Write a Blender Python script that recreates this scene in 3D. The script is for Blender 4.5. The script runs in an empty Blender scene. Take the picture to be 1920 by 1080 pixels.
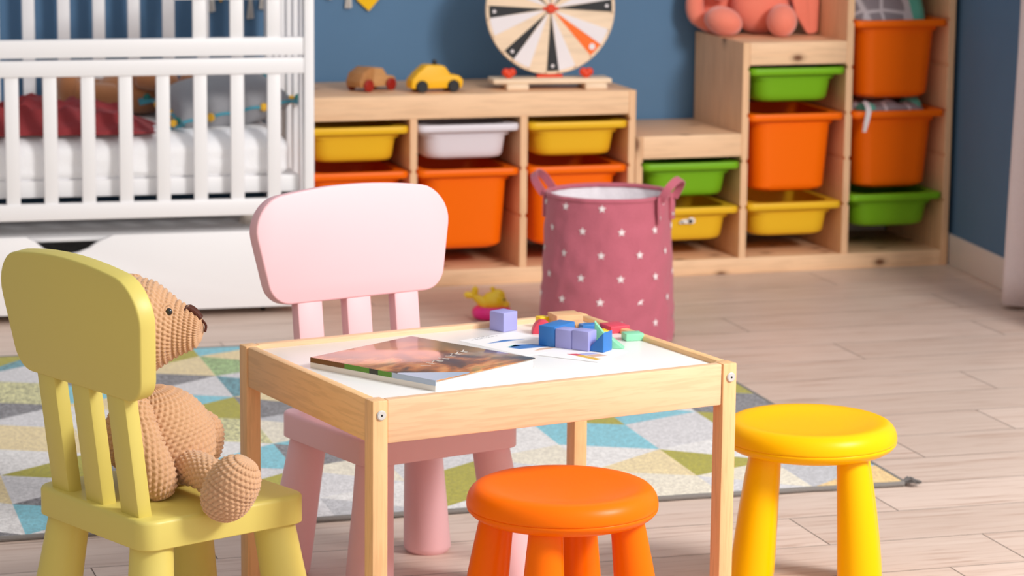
import bpy, bmesh, math, random
from math import sin, cos, pi, radians, sqrt
from mathutils import Vector, Matrix, Euler
C = bpy.context.scene
COL = C.collection
rnd = random.Random(7)

# ---------------------------------------------------------------- camera, world, light, exposure
YAW, PIT, ROL, FPX = 0.2973188, -0.1764518, 0.0097915, 5341.35
def setup_camera():
    fw = Vector((sin(YAW)*cos(PIT), cos(YAW)*cos(PIT), sin(PIT)))
    rt = Vector((cos(YAW), -sin(YAW), 0)); up = rt.cross(fw)
    r2 = rt*cos(ROL)+up*sin(ROL); u2 = -rt*sin(ROL)+up*cos(ROL)
    cd = bpy.data.cameras.new('camera'); co = bpy.data.objects.new('camera', cd); COL.objects.link(co)
    m = Matrix((r2, u2, -fw)).transposed().to_4x4(); m.translation = Vector((-3.50208, -7.23459, 1.33703))
    co.matrix_world = m
    cd.sensor_width = 36; cd.sensor_fit = 'HORIZONTAL'; cd.lens = FPX*36/1920
    cd.clip_start = .05; cd.clip_end = 60
    cd.dof.use_dof = True; cd.dof.focus_distance = 4.15; cd.dof.aperture_fstop = 8.5
    C.camera = co
setup_camera()
W = bpy.data.worlds.new('world'); C.world = W; W.use_nodes = True
def setup_world(lo, hi, col, d):
    # soft daylight of the rest of the room: brightest from the window side and above, weakest from the left
    nt = W.node_tree; bg = nt.nodes['Background']; bg.inputs[0].default_value = col
    tc = nt.nodes.new('ShaderNodeTexCoord'); vm = nt.nodes.new('ShaderNodeVectorMath'); vm.operation = 'DOT_PRODUCT'
    nt.links.new(tc.outputs['Generated'], vm.inputs[0]); vm.inputs[1].default_value = Vector(d).normalized()
    m1 = nt.nodes.new('ShaderNodeMath'); m1.operation = 'MULTIPLY_ADD'; nt.links.new(vm.outputs['Value'], m1.inputs[0]); m1.inputs[1].default_value = .5; m1.inputs[2].default_value = .5
    m2 = nt.nodes.new('ShaderNodeMath'); m2.operation = 'POWER'; nt.links.new(m1.outputs[0], m2.inputs[0]); m2.inputs[1].default_value = 2.0
    m3 = nt.nodes.new('ShaderNodeMath'); m3.operation = 'MULTIPLY_ADD'; nt.links.new(m2.outputs[0], m3.inputs[0]); m3.inputs[1].default_value = hi; m3.inputs[2].default_value = lo
    nt.links.new(m3.outputs[0], bg.inputs[1])
setup_world(.25, .64, (1.0, .955, .935, 1), (.45, -.70, .62))
def area(name, loc, target, sx, sy, power, col):
    l = bpy.data.lights.new(name, 'AREA'); l.shape = 'RECTANGLE'; l.size = sx; l.size_y = sy; l.energy = power; l.color = col
    o = bpy.data.objects.new(name, l); COL.objects.link(o); o.location = loc
    o.rotation_euler = (Vector(target)-Vector(loc)).to_track_quat('-Z', 'Y').to_euler()
    return o
area('window_daylight', (.02, -5.1, 2.7), (-1.7, -1.4, .3), 1.1, 0.9, 205, (1, .97, .95))
C.view_settings.view_transform = 'Standard'; C.view_settings.look = 'None'
C.view_settings.exposure = 0.0; C.view_settings.gamma = 1; C.view_settings.use_curve_mapping = False
C.cycles.use_denoising = True
C.cycles.max_bounces = 8

# ---------------------------------------------------------------- helpers: tags
def tag(o, label=None, cat=None, group=None, kind=None):
    if label: o['label'] = label
    if cat: o['category'] = cat
    if group: o['group'] = group
    if kind: o['kind'] = kind
    return o
def empty(name, loc, rz=0, label=None, cat=None, group=None, rot=None):
    o = bpy.data.objects.new(name, None); COL.objects.link(o); o.location = loc
    o.rotation_euler = rot if rot else (0, 0, rz); o.empty_display_size = .05
    return tag(o, label, cat, group)
def build(name, bm, mats, parent=None, sharp=35, loc=None, rot=None, recalc=True):
    if recalc: bmesh.ops.recalc_face_normals(bm, faces=bm.faces[:])
    me = bpy.data.meshes.new(name); bm.to_mesh(me); bm.free()
    if not isinstance(mats, (list, tuple)): mats = [mats]
    for m in mats: me.materials.append(m)
    for p in me.polygons: p.use_smooth = len(p.vertices) < 25
    me.set_sharp_from_angle(angle=radians(sharp))
    o = bpy.data.objects.new(name, me); COL.objects.link(o)
    if parent: o.parent = parent
    if loc: o.location = loc
    if rot: o.rotation_euler = rot
    return o
def struct(name, bm, mats, **k):
    return tag(build(name, bm, mats, **k), kind='structure')

# ---------------------------------------------------------------- helpers: shapes
BM = bmesh.new
def xf(verts, M):
    for v in verts: v.co = M @ v.co
def box(bm, x0, x1, y0, y1, z0, z1, bev=0, seg=2, M=None, mi=0):
    t = BM(); bmesh.ops.create_cube(t, size=1)
    for v in t.verts:
        v.co = Vector((x0 if v.co.x < 0 else x1, y0 if v.co.y < 0 else y1, z0 if v.co.z < 0 else z1))
    if bev: bmesh.ops.bevel(t, geom=t.edges[:], offset=bev, segments=seg, affect='EDGES', profile=.5)
    return merge(bm, t, M, mi)
def merge(bm, t, M=None, mi=0):
    if M is not None: xf(t.verts, M)
    vs = [bm.verts.new(v.co) for v in t.verts]
    t.verts.index_update()
    for f in t.faces:
        try:
            nf = bm.faces.new([vs[v.index] for v in f.verts]); nf.material_index = mi if mi else f.material_index
        except ValueError: pass
    t.free(); return vs
def loft(bm, loops, cap0=False, cap1=False, closed=True, mi=0):
    L = [[bm.verts.new(p) for p in lp] for lp in loops]; n = len(L[0])
    for a, b in zip(L[:-1], L[1:]):
        for i in range(n if closed else n-1):
            f = bm.faces.new((a[i], a[(i+1) % n], b[(i+1) % n], b[i])); f.material_index = mi
    if cap0: bm.faces.new(L[0][::-1]).material_index = mi
    if cap1: bm.faces.new(L[-1]).material_index = mi
    return L
def rrect(w, d, r, n=6, cx=0, cy=0):
    r = max(min(r, w/2-1e-4, d/2-1e-4), 1e-4); P = []
    for k, (sx, sy) in enumerate(((1, 1), (-1, 1), (-1, -1), (1, -1))):
        for i in range(n+1):
            a = pi/2*k+pi/2*i/n
            P.append((cx+sx*(w/2-r)+r*cos(a), cy+sy*(d/2-r)+r*sin(a)))
    return P
def slab(bm, w, d, r, z0, z1, bev, seg=4, n=6, bev0=None, cx=0, cy=0):
    bev0 = bev if bev0 is None else bev0; lps = []
    for i in range(seg+1):
        a = pi/2*i/seg; ins = bev0*(1-sin(a)); z = z0+bev0*(1-cos(a))
        lps.append([(x, y, z) for x, y in rrect(w-2*ins, d-2*ins, r-ins, n, cx, cy)])
    for i in range(seg+1):
        a = pi/2*i/seg; ins = bev*(1-cos(a)); z = z1-bev+bev*sin(a)
        lps.append([(x, y, z) for x, y in rrect(w-2*ins, d-2*ins, r-ins, n, cx, cy)])
    loft(bm, lps, True, True)
def rpoly(pts, rad, n=6):
    P = []; N = len(pts)
    for i in range(N):
        a, b, c = Vector(pts[i-1]), Vector(pts[i]), Vector(pts[(i+1) % N]); r = rad[i] if isinstance(rad, (list, tuple)) else rad
        u, v = (a-b).normalized(), (c-b).normalized()
        if r < 1e-5: P.append(tuple(b)); continue
        ang = u.angle(v); t = r/math.tan(ang/2); p0, p1 = b+u*t, b+v*t
        cen = b+(u+v).normalized()*(r/sin(ang/2))
        a0 = math.atan2((p0-cen).y, (p0-cen).x); a1 = math.atan2((p1-cen).y, (p1-cen).x); da = (a1-a0+pi) % (2*pi)-pi
        for k in range(n+1): P.append((cen.x+r*cos(a0+da*k/n), cen.y+r*sin(a0+da*k/n)))
    return P
def prism(bm, pts, t0, t1, bev=0, M=None, seg=2, mi=0):
    """extrude a 2-D outline (x, y) from z=t0 to z=t1"""
    t = BM(); loft(t, [[(x, y, t0) for x, y in pts], [(x, y, t1) for x, y in pts]], True, True)
    bmesh.ops.recalc_face_normals(t, faces=t.faces[:])
    if bev:
        caps = [f for f in t.faces if len(f.verts) == len(pts)]
        es = list({e for f in caps for e in f.edges})
        bmesh.ops.bevel(t, geom=es, offset=bev, segments=seg, affect='EDGES', profile=.5, clamp_overlap=True)
    return merge(bm, t, M, mi)
XZ = Matrix(((1, 0, 0, 0), (0, 0, -1, 0), (0, 1, 0, 0), (0, 0, 0, 1)))      # outline drawn in x-z, thickness along -y
def lathe(bm, prof, n=40, M=None, mi=0):
    t = BM(); lps = [[(max(r, 1e-5)*cos(2*pi*i/n), max(r, 1e-5)*sin(2*pi*i/n), z) for i in range(n)] for r, z in prof]
    loft(t, lps, prof[0][0] > 1e-4, prof[-1][0] > 1e-4)
    bmesh.ops.remove_doubles(t, verts=t.verts[:], dist=2e-5)
    return merge(bm, t, M, mi)
def frames(P):
    out = []; up = Vector((0, 0, 1))
    for i in range(len(P)):
        t = (P[min(i+1, len(P)-1)]-P[max(i-1, 0)]).normalized()
        s = t.cross(up)
        if s.length < 1e-3: s = t.cross(Vector((0, 1, 0)))
        s.normalize()
        if out and s.dot(out[-1][0]) < 0: s = -s
        out.append((s, s.cross(t)))
    return out
def tube(bm, pts, r, n=10, caps=True, mi=0, flat=1.0):
    P = [Vector(p) for p in pts]; F = frames(P); R = r if isinstance(r, (list, tuple)) else [r]*len(P)
    loft(bm, [[p+s*(rr*cos(2*pi*i/n))+u*(rr*flat*sin(2*pi*i/n)) for i in range(n)] for p, (s, u), rr in zip(P, F, R)], caps, caps, mi=mi)
def smooth_path(pts, k=6):
    P = [Vector(p) for p in pts]; out = []
    for i in range(len(P)-1):
        a, b, c, d = P[max(i-1, 0)], P[i], P[i+1], P[min(i+2, len(P)-1)]
        for j in range(k):
            t = j/k; out.append(.5*((2*b)+(c-a)*t+(2*a-5*b+4*c-d)*t*t+(3*b-a-3*c+d)*t**3))
    out.append(P[-1]); return out
def ell(bm, c, r, rot=None, nu=32, nv=20, mi=0, p=1.0):
    M = Matrix.Translation(c) @ (rot.to_matrix().to_4x4() if rot else Matrix())
    t = BM(); bmesh.ops.create_uvsphere(t, u_segments=nu, v_segments=nv, radius=1)
    for v in t.verts: v.co = Vector((v.co.x*r[0], v.co.y*r[1], v.co.z*r[2]))
    return merge(bm, t, M, mi)
def hsh(a, b=0, c=0):
    v = sin(a*12.9898+b*78.233+c*37.719)*43758.5453; return v-math.floor(v)
def vnoise(x, y, z=0):
    xi, yi = math.floor(x), math.floor(y); fx, fy = x-xi, y-yi; fx = fx*fx*(3-2*fx); fy = fy*fy*(3-2*fy)
    a = hsh(xi, yi, z)*(1-fx)+hsh(xi+1, yi, z)*fx; b = hsh(xi, yi+1, z)*(1-fx)+hsh(xi+1, yi+1, z)*fx
    return a*(1-fy)+b*fy
def knit(bm, path, prof, rows, st, amp, n_sub=6, r_sub=5, slant=.35):
    """crochet surface: a tube along path, radius profile prof(t)->(ra, rb), raised stitches in staggered rows"""
    P = smooth_path(path, max(2, 24//max(1, len(path)-1))); F = frames(P); L = [0]
    for a, b in zip(P[:-1], P[1:]): L.append(L[-1]+(b-a).length)
    N = rows*r_sub; nu = st*n_sub; loops = []
    for i in range(N+1):
        t = .5-.5*cos(pi*i/N); s = t*L[-1]; k = 0
        while k < len(P)-2 and L[k+1] < s: k += 1
        f = (s-L[k])/max(L[k+1]-L[k], 1e-9); p = P[k].lerp(P[k+1], f)
        sd = F[k][0].lerp(F[k+1][0], f).normalized(); u = F[k][1].lerp(F[k+1][1], f).normalized()
        ra, rb = prof(t); rw = t*rows; row = math.floor(rw); bb = rw-row
        lp = []
        for j in range(nu):
            a = 2*pi*j/nu; q = j/n_sub+.5*(row % 2)+slant*bb; q -= math.floor(q)
            h = amp*min(1, ra/.012)*(max(0, sin(pi*q))**.7*max(0, sin(pi*bb))**.7-.4)
            lp.append(p+sd*((ra+h)*cos(a))+u*((rb+h)*sin(a)))
        loops.append(lp)
    loft(bm, loops, True, True)

# ---------------------------------------------------------------- helpers: materials
def lin(c):
    return tuple(((v/255)/12.92 if v/255 <= .04045 else ((v/255+.055)/1.055)**2.4) for v in c)+(1,)
def nodes(name):
    m = bpy.data.materials.new(name); m.use_nodes = True; nt = m.node_tree
    return m, nt, nt.nodes['Principled BSDF']
def nd(nt, typ, **k):
    n = nt.nodes.new(typ)
    for a, v in k.items(): setattr(n, a, v)
    return n
def coord(nt, scale=(1, 1, 1), out='Object', loc=(0, 0, 0)):
    tc = nd(nt, 'ShaderNodeTexCoord'); mp = nd(nt, 'ShaderNodeMapping'); mp.inputs['Scale'].default_value = scale; mp.inputs['Location'].default_value = loc
    nt.links.new(tc.outputs[out], mp.inputs[0]); return mp.outputs[0]
def noise(nt, vec, scale=5, detail=3, rough=.5, dist=0):
    n = nd(nt, 'ShaderNodeTexNoise'); nt.links.new(vec, n.inputs['Vector'])
    n.inputs['Scale'].default_value = scale; n.inputs['Detail'].default_value = detail; n.inputs['Roughness'].default_value = rough; n.inputs['Distortion'].default_value = dist
    return n.outputs['Fac']
def ramp(nt, fac, stops, interp='LINEAR'):
    r = nd(nt, 'ShaderNodeValToRGB'); r.color_ramp.interpolation = interp; e = r.color_ramp.elements
    while len(e) < len(stops): e.new(.5)
    for el, (p, c) in zip(e, stops): el.position = p; el.color = c
    nt.links.new(fac, r.inputs[0]); return r.outputs[0]
def mix(nt, fac, a, b, mode='MIX'):
    n = nd(nt, 'ShaderNodeMix', data_type='RGBA', blend_type=mode)
    for s, v in ((n.inputs[0], fac), (n.inputs[6], a), (n.inputs[7], b)):
        if hasattr(v, 'links'): nt.links.new(v, s)
        else: s.default_value = v
    return n.outputs[2]
def bump(nt, b, h, strength=.3, dist=.01):
    n = nd(nt, 'ShaderNodeBump'); n.inputs['Strength'].default_value = strength; n.inputs['Distance'].default_value = dist
    nt.links.new(h, n.inputs['Height']); nt.links.new(n.outputs[0], b.inputs['Normal'])
def plain(name, c, rough=.45, spec=.5, bs=0, bscale=200, coat=0, sheen=0, sss=0, metal=0, var=0):
    m, nt, b = nodes(name); b.inputs['Base Color'].default_value = lin(c); b.inputs['Roughness'].default_value = rough
    b.inputs['Specular IOR Level'].default_value = spec; b.inputs['Metallic'].default_value = metal
    if coat: b.inputs['Coat Weight'].default_value = coat; b.inputs['Coat Roughness'].default_value = .15
    if sheen: b.inputs['Sheen Weight'].default_value = sheen; b.inputs['Sheen Roughness'].default_value = .5
    v = coord(nt)
    if var:
        f = noise(nt, v, 9, 3)
        nt.links.new(mix(nt, f, lin([x*(1-var) for x in c]), lin([min(255, x*(1+var)) for x in c])), b.inputs['Base Color'])
    if bs: bump(nt, b, noise(nt, v, bscale, 3), bs, .002)
    return m
def wood(name, c0, c1, axis='x', scale=1, rough=.5, knots=False, kd=(110, 62, 34), dens=1.3):
    m, nt, b = nodes(name); s = {'x': (.9, 12, 12), 'y': (12, .9, 12), 'z': (12, 12, .9)}[axis]
    s = tuple(v*scale for v in s); v = coord(nt, s)
    f1 = noise(nt, v, 2.2, 6, .62, .6); f2 = noise(nt, v, 9, 3, .5, .2)
    colr = mix(nt, f1, lin(c0), lin(c1))
    dark = [x*.86 for x in c0]
    st = ramp(nt, f2, [(.47, (0, 0, 0, 1)), (.62, (.32, .32, .32, 1))])
    colr = mix(nt, st, colr, lin(dark))
    if knots:
        tc = nd(nt, 'ShaderNodeTexCoord'); sp = nd(nt, 'ShaderNodeSeparateXYZ'); nt.links.new(tc.outputs['Object'], sp.inputs[0])
        cb_ = nd(nt, 'ShaderNodeCombineXYZ'); ad = nd(nt, 'ShaderNodeMath', operation='ADD')
        lo, o1, o2 = {'x': (0, 1, 2), 'y': (1, 0, 2), 'z': (2, 0, 1)}[axis]
        ml = nd(nt, 'ShaderNodeMath', operation='MULTIPLY'); nt.links.new(sp.outputs[lo], ml.inputs[0]); ml.inputs[1].default_value = .6
        nt.links.new(sp.outputs[o1], ad.inputs[0]); nt.links.new(sp.outputs[o2], ad.inputs[1])
        nt.links.new(ml.outputs[0], cb_.inputs[0]); nt.links.new(ad.outputs[0], cb_.inputs[1])
        vo = nd(nt, 'ShaderNodeTexVoronoi', voronoi_dimensions='2D'); nt.links.new(cb_.outputs[0], vo.inputs['Vector']); vo.inputs['Scale'].default_value = 8*dens
        kf = ramp(nt, vo.outputs['Distance'], [(.0, (1, 1, 1, 1)), (.06, (.85, .85, .85, 1)), (.11, (.3, .3, .3, 1)), (.20, (0, 0, 0, 1))])
        sc_ = nd(nt, 'ShaderNodeSeparateColor'); nt.links.new(vo.outputs['Color'], sc_.inputs[0])
        gt = nd(nt, 'ShaderNodeMath', operation='GREATER_THAN'); nt.links.new(sc_.outputs[0], gt.inputs[0]); gt.inputs[1].default_value = .55
        km = nd(nt, 'ShaderNodeMath', operation='MULTIPLY'); nt.links.new(kf, km.inputs[0]); nt.links.new(gt.outputs[0], km.inputs[1]); kf = km.outputs[0]
        colr = mix(nt, kf, colr, lin(kd))
    nt.links.new(colr, b.inputs['Base Color']); b.inputs['Roughness'].default_value = rough; b.inputs['Specular IOR Level'].default_value = .35
    bump(nt, b, f2, .08, .002); return m
def cloth(name, c, c2=None, scale=260, wr=0, wscale=12, rough=.85, sheen=.2):
    m, nt, b = nodes(name); v = coord(nt); b.inputs['Roughness'].default_value = rough
    b.inputs['Specular IOR Level'].default_value = .2; b.inputs['Sheen Weight'].default_value = sheen
    f = noise(nt, v, scale, 2); f2 = noise(nt, v, wscale, 3)
    nt.links.new(mix(nt, f, lin(c), lin(c2 or [min(255, x*1.07) for x in c])), b.inputs['Base Color'])
    ad = nd(nt, 'ShaderNodeMath', operation='MULTIPLY_ADD'); nt.links.new(f2, ad.inputs[0]); ad.inputs[1].default_value = wr; nt.links.new(f, ad.inputs[2])
    bump(nt, b, ad.outputs[0], .35, .003); return m

PINE = wood('pine', (242, 196, 152), (250, 214, 174), 'x', 1, .5, True)
PINEZ = wood('pine_upright', (236, 186, 140), (246, 206, 164), 'z', 1, .5, True, dens=.9)
PINEY = wood('pine_top', (228, 178, 136), (242, 200, 160), 'x', 1, .45, True)
TBL = wood('table_wood', (240, 194, 150), (248, 207, 168), 'x', 1.7, .42)
TBLZ = wood('table_wood_leg', (236, 184, 128), (246, 204, 152), 'z', 1.6, .42)
TBLY = wood('table_wood_short', (240, 190, 132), (249, 206, 154), 'y', 1.6, .42)
WHITE_TOP = plain('white_laminate', (246, 245, 243), .28, .5)
CRIBW = plain('white_paint', (244, 243, 244), .4, .5)
STEEL = plain('steel', (222, 223, 220), .32, .5, metal=.45)

# ---------------------------------------------------------------- the setting
def make_floor():
    PW, X0, X1, G = .19, -5.2, .6, .0010
    known = {0: -1.514, -3: -1.06+.0, -10: -.915, -8: -.772, 5: -.618, 12: -.435, 11: -.245, 1: -1.37+.15}
    # row k covers y from -2.507+.19k-.19 to -2.507+.19k
    joints = {0: -1.514, 3: -1.062, 10: -.915, 8: -.772, 6: -.618, 13: -.435, 11: -.245, -2: -1.37}
    bm = BM(); lay = bm.loops.layers.color.new('tone'); uvl = bm.loops.layers.uv.new('uv')
    def quad(x0, x1, y0, y1, z, mi, s, o):
        vs = [bm.verts.new(p) for p in ((x0, y0, z), (x1, y0, z), (x1, y1, z), (x0, y1, z))]
        f = bm.faces.new(vs); f.material_index = mi
        for l in f.loops: l[lay] = (s, o, 0, 1); l[uvl].uv = (l.vert.co.x+o*7, l.vert.co.y+o*13)
    for k in range(-26, 17):
        y1 = -2.507+PW*k; y0 = y1-PW; L = 1.29
        j = joints.get(k, -1.9+((k*.47) % 1)*L); xs = []
        a = j
        while a > X0: a -= L
        while a < X1+L: xs.append(a); a += L
        for a, b in zip(xs[:-1], xs[1:]):
            a2, b2 = max(a, X0), min(b, X1)
            if b2-a2 > .01: quad(a2+G, b2-G, y0+G, y1-G, 0, 0, rnd.random(), rnd.random())
    quad(X0, X1, -7.7, .6, -.003, 1, .5, .5)
    m, nt, b = nodes('laminate_planks'); at = nd(nt, 'ShaderNodeVertexColor', layer_name='tone')
    uv = nd(nt, 'ShaderNodeUVMap'); mp = nd(nt, 'ShaderNodeMapping'); nt.links.new(uv.outputs[0], mp.inputs[0]); mp.inputs['Scale'].default_value = (.8, 13, 1)
    f1 = noise(nt, mp.outputs[0], 1.6, 5, .6, .7); f2 = noise(nt, mp.outputs[0], 6.5, 4, .55, .4)
    c = mix(nt, f1, lin((214, 188, 172)), lin((240, 222, 209)))
    sp = nd(nt, 'ShaderNodeSeparateColor'); nt.links.new(at.outputs[0], sp.inputs[0])
    tf = ramp(nt, sp.outputs[0], [(0, (.86, .85, .84, 1)), (1, (1, 1, 1, 1))])
    c = mix(nt, 1.0, c, tf, 'MULTIPLY')
    st = ramp(nt, f2, [(.52, (0, 0, 0, 1)), (.72, (.62, .62, .62, 1))]); c = mix(nt, st, c, lin((172, 136, 114)))
    nt.links.new(c, b.inputs['Base Color']); b.inputs['Roughness'].default_value = .42; b.inputs['Specular IOR Level'].default_value = .35
    bump(nt, b, f2, .05, .002)
    struct('floor', bm, [m, plain('plank_seam', (128, 112, 104), .8)])
make_floor()
WALL = plain('blue_wall_paint', (92, 127, 160), .75, .25, bs=.06, bscale=90, var=.02)
bm = BM(); box(bm, -5.2, .12, .392, .45, 0, 2.6); struct('wall_back', bm, WALL)
# the right wall runs from the back corner toward the viewer; a wide window opens in it past the curtain
RW = Matrix.Translation((.004, 0, 0)) @ Matrix.Rotation(-radians(5.7), 4, 'Z')     # local +x = into the wall, local y along it
bm = BM()
box(bm, .012, .10, -1.15, .46, 0, 2.6, M=RW); box(bm, .012, .10, -5.6, -1.15, 0, .12, M=RW); box(bm, .012, .10, -5.6, -1.15, 2.45, 2.6, M=RW)
struct('wall_right', bm, WALL)
BASE = plain('baseboard_paint', (226, 218, 212), .45)
bm = BM(); box(bm, 0, .012, -1.15, .30, 0, .087, .003, M=RW); struct('baseboard_right', bm, BASE)
bm = BM(); box(bm, -5.2, -.02, .380, .392, 0, .087, .003); struct('baseboard_back', bm, BASE)

# ---------------------------------------------------------------- pine storage units
UW, UT, UD = .9375, .02, .3745
GRV = (.184, .312, .4385, .5655, .6925, .82)
def upright(x, z1, parent, name, z0=0, gl=9, gr=9):
    """one board with the shallow grooves the bin rims slide in; gl / gr: grooves only below this height on that face"""
    bm = BM(); P = []; g = .004
    for s in (-1, 1):
        zs = [v for v in GRV if v < min(z1-.03, gl if s < 0 else gr)]; side = [(s*UT/2, z0)]
        for z in zs: side += [(s*UT/2, z-.006), (s*(UT/2-g), z-.004), (s*(UT/2-g), z+.004), (s*UT/2, z+.006)]
        side.append((s*UT/2, z1)); P += side if s < 0 else side[::-1]
    prism(bm, P, 0, UD, .0015, M=Matrix.Translation((x, UD, 0)) @ XZ, seg=1)
    return build(name, bm, PINEZ, parent, 30)
def board(name, x0, x1, y0, y1, z0, z1, parent, mat=None, bev=.002):
    bm = BM(); box(bm, x0, x1, y0, y1, z0, z1, bev); return build(name, bm, mat or PINE, parent, 30)
st = (UW-UT)/3
low = empty('storage_unit', (-UW*2-.002, 0, 0), 0, 'low pine storage unit with three columns of bins, toy cars on its top', 'storage unit')
for k in range(4): upright(UT/2+st*k, .5155 if k in (0, 3) else .452, low, 'side_panel' if k in (0, 3) else 'divider', 0 if k in (0, 3) else .0435, 0 if k == 0 else 9, 0 if k == 3 else 9)
board('top_panel', UT, UW-UT, .018, UD, .4975, .5155, low, PINEY)
board('front_apron', UT, UW-UT, 0, .018, .452, .5155, low)
board('base_panel', UT, UW-UT, .02, UD, .03, .044, low, PINEY)
board('plinth', UT, UW-UT, -.001, .02, 0, .044, low)
stair = empty('storage_unit', (-UW, 0, 0), 0, 'stepped pine storage unit rising to the right in three stair-like columns', 'storage unit')
Z1, Z2, Z3 = .389, .638, .889
for k, z in enumerate((Z1, Z2, Z3, Z3)): upright(UT/2+st*k, z, stair, 'side_panel', .0435 if k in (1, 2) else 0, (0, Z1-.06, Z2-.06, 9)[k], 0 if k == 3 else 9)
for k, z in enumerate((Z1, Z2, Z3)):
    x0, x1 = UT+st*k, st*(k+1)
    board('step_top', x0, x1, .018, UD, z-.018, z, stair, PINEY)
    board('front_apron', x0, x1, 0, .018, z-.062, z, stair)
for k in range(3): board('base_panel', UT+st*k, st*(k+1), .022, UD, .03, .044, stair, PINEY)
board('plinth', UT, UW-UT, -.001, .02, 0, .044, stair)

BINC = {'yellow': (240, 190, 40), 'orange': (253, 112, 0), 'green': (122, 182, 30), 'white': (232, 226, 232)}
BINM = {k: plain('bin_plastic_'+k, v, .42, .22) for k, v in BINC.items()}
def make_bin(x, ztop, deep, colr, label, pull=0.0):
    h = .219 if deep else .095
    root = empty('storage_bin', (x, -.004-pull, ztop-h), 0, label, 'storage bin', 'plastic bins sliding in the pine storage units')
    m = BINM[colr]; ln = .30; cy = .012+ln/2+.004
    bm = BM(); lps = []
    tw, bw = .236, .212 if deep else .216
    td, bd = ln, ln-.03
    for t in (0, .02, .06, .12, .3, .7, 1):
        z = t*(h-.012)
        ins = .012*(1-min(1, t/.12))**2 if not deep else .016*(1-min(1, t/.06))**2
        w = bw+(tw-bw)*t-2*ins; d = bd+(td-bd)*t-2*ins
        lps.append([(a, b, z) for a, b in rrect(w, d, .045, 8, 0, cy)])
    for t in (1, .5, .03):
        z = t*(h-.012)+.002*(t < .1)
        lps.append([(a, b, z) for a, b in rrect(bw+(tw-bw)*t-.006, bd+(td-bd)*t-.006, .043, 8, 0, cy)])
    loft(bm, lps, True, True); build('body', bm, m, root, 40)
    bm = BM(); lps = []
    RWd, RD = .281, .33; rc = .02+RD/2-.022
    inn = (tw-.008, td-.008)
    for (w, d, z, r) in ((tw-.004, td-.004, h-.030, .045), (.252, td-.006, h-.032, .045), (.254, td-.003, h-.019, .045), (RWd-.004, RD-.004, h-.018, .02), (RWd, RD, h-.015, .022), (RWd, RD, h-.004, .022), (RWd-.004, RD-.004, h, .02), (inn[0], inn[1], h, .043), (inn[0], inn[1], h-.02, .043)):
        lps.append([(a, b, z) for a, b in rrect(w, d, r, 8, 0, rc if w > .26 else cy)])
    loft(bm, lps); build('rim', bm, m, root, 40)
    return root
def bx(unit, col): return unit+UT/2+st*(col+.5)
U1, U2 = -UW*2-.002, -UW
make_bin(bx(U1, 0), .434, False, 'yellow', 'shallow yellow bin in the low unit, top of its left column, beside the white crib')
make_bin(bx(U1, 0), .314, True, 'orange', 'deep orange bin in the low unit, lower left, mostly behind the pink chair')
make_bin(bx(U1, 1), .434, False, 'white', 'shallow pale white bin, the only white one, in the low pine unit')
make_bin(bx(U1, 1), .314, True, 'orange', 'deep orange bin directly under the pale white bin')
make_bin(bx(U1, 2), .434, False, 'yellow', 'shallow yellow bin right of the white bin, above the laundry basket')
make_bin(bx(U1, 2), .314, True, 'orange', 'deep orange bin in the low unit, partly behind the pink laundry basket')
make_bin(bx(U2, 0), .312, False, 'green', 'shallow green bin under the lowest step of the stepped pine unit')
yb = make_bin(bx(U2, 0), .189, False, 'yellow', 'shallow yellow bin with a torn white sticker on its front')
make_bin(bx(U2, 1), .566, False, 'green', 'shallow green bin under the step where the coral plush sits')
make_bin(bx(U2, 1), .440, True, 'orange', 'deep orange bin in the middle column of the stepped unit, holding nothing visible')
make_bin(bx(U2, 1), .193, False, 'yellow', 'shallow yellow bin without a sticker at the foot of the middle column')
make_bin(bx(U2, 2), .693, True, 'orange', 'deep orange bin high in the tall right column under a grey patterned cushion')
make_bin(bx(U2, 2), .441, True, 'orange', 'deep orange bin in the tall right column with grey fabric overflowing its rim')
make_bin(bx(U2, 2), .208, False, 'green', 'shallow dark-looking green bin at the foot of the tall right column')
STK = plain('torn_sticker', (236, 232, 226), .7)
bm = BM()
for cx, cz, w, h in ((-.008, .056, .034, .011), (.006, .058, .02, .015), (-.024, .053, .012, .006)):
    P = [(cx+w*.5*cos(a)*(1+.25*hsh(a, cx)), cz+h*.5*sin(a)*(1+.3*hsh(a, cz, 2))) for a in [i*pi/7 for i in range(14)]]
    prism(bm, P, 0, .0008, M=Matrix.Translation((0, .0146, 0)) @ XZ)
build('sticker', bm, STK, yb)

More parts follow.
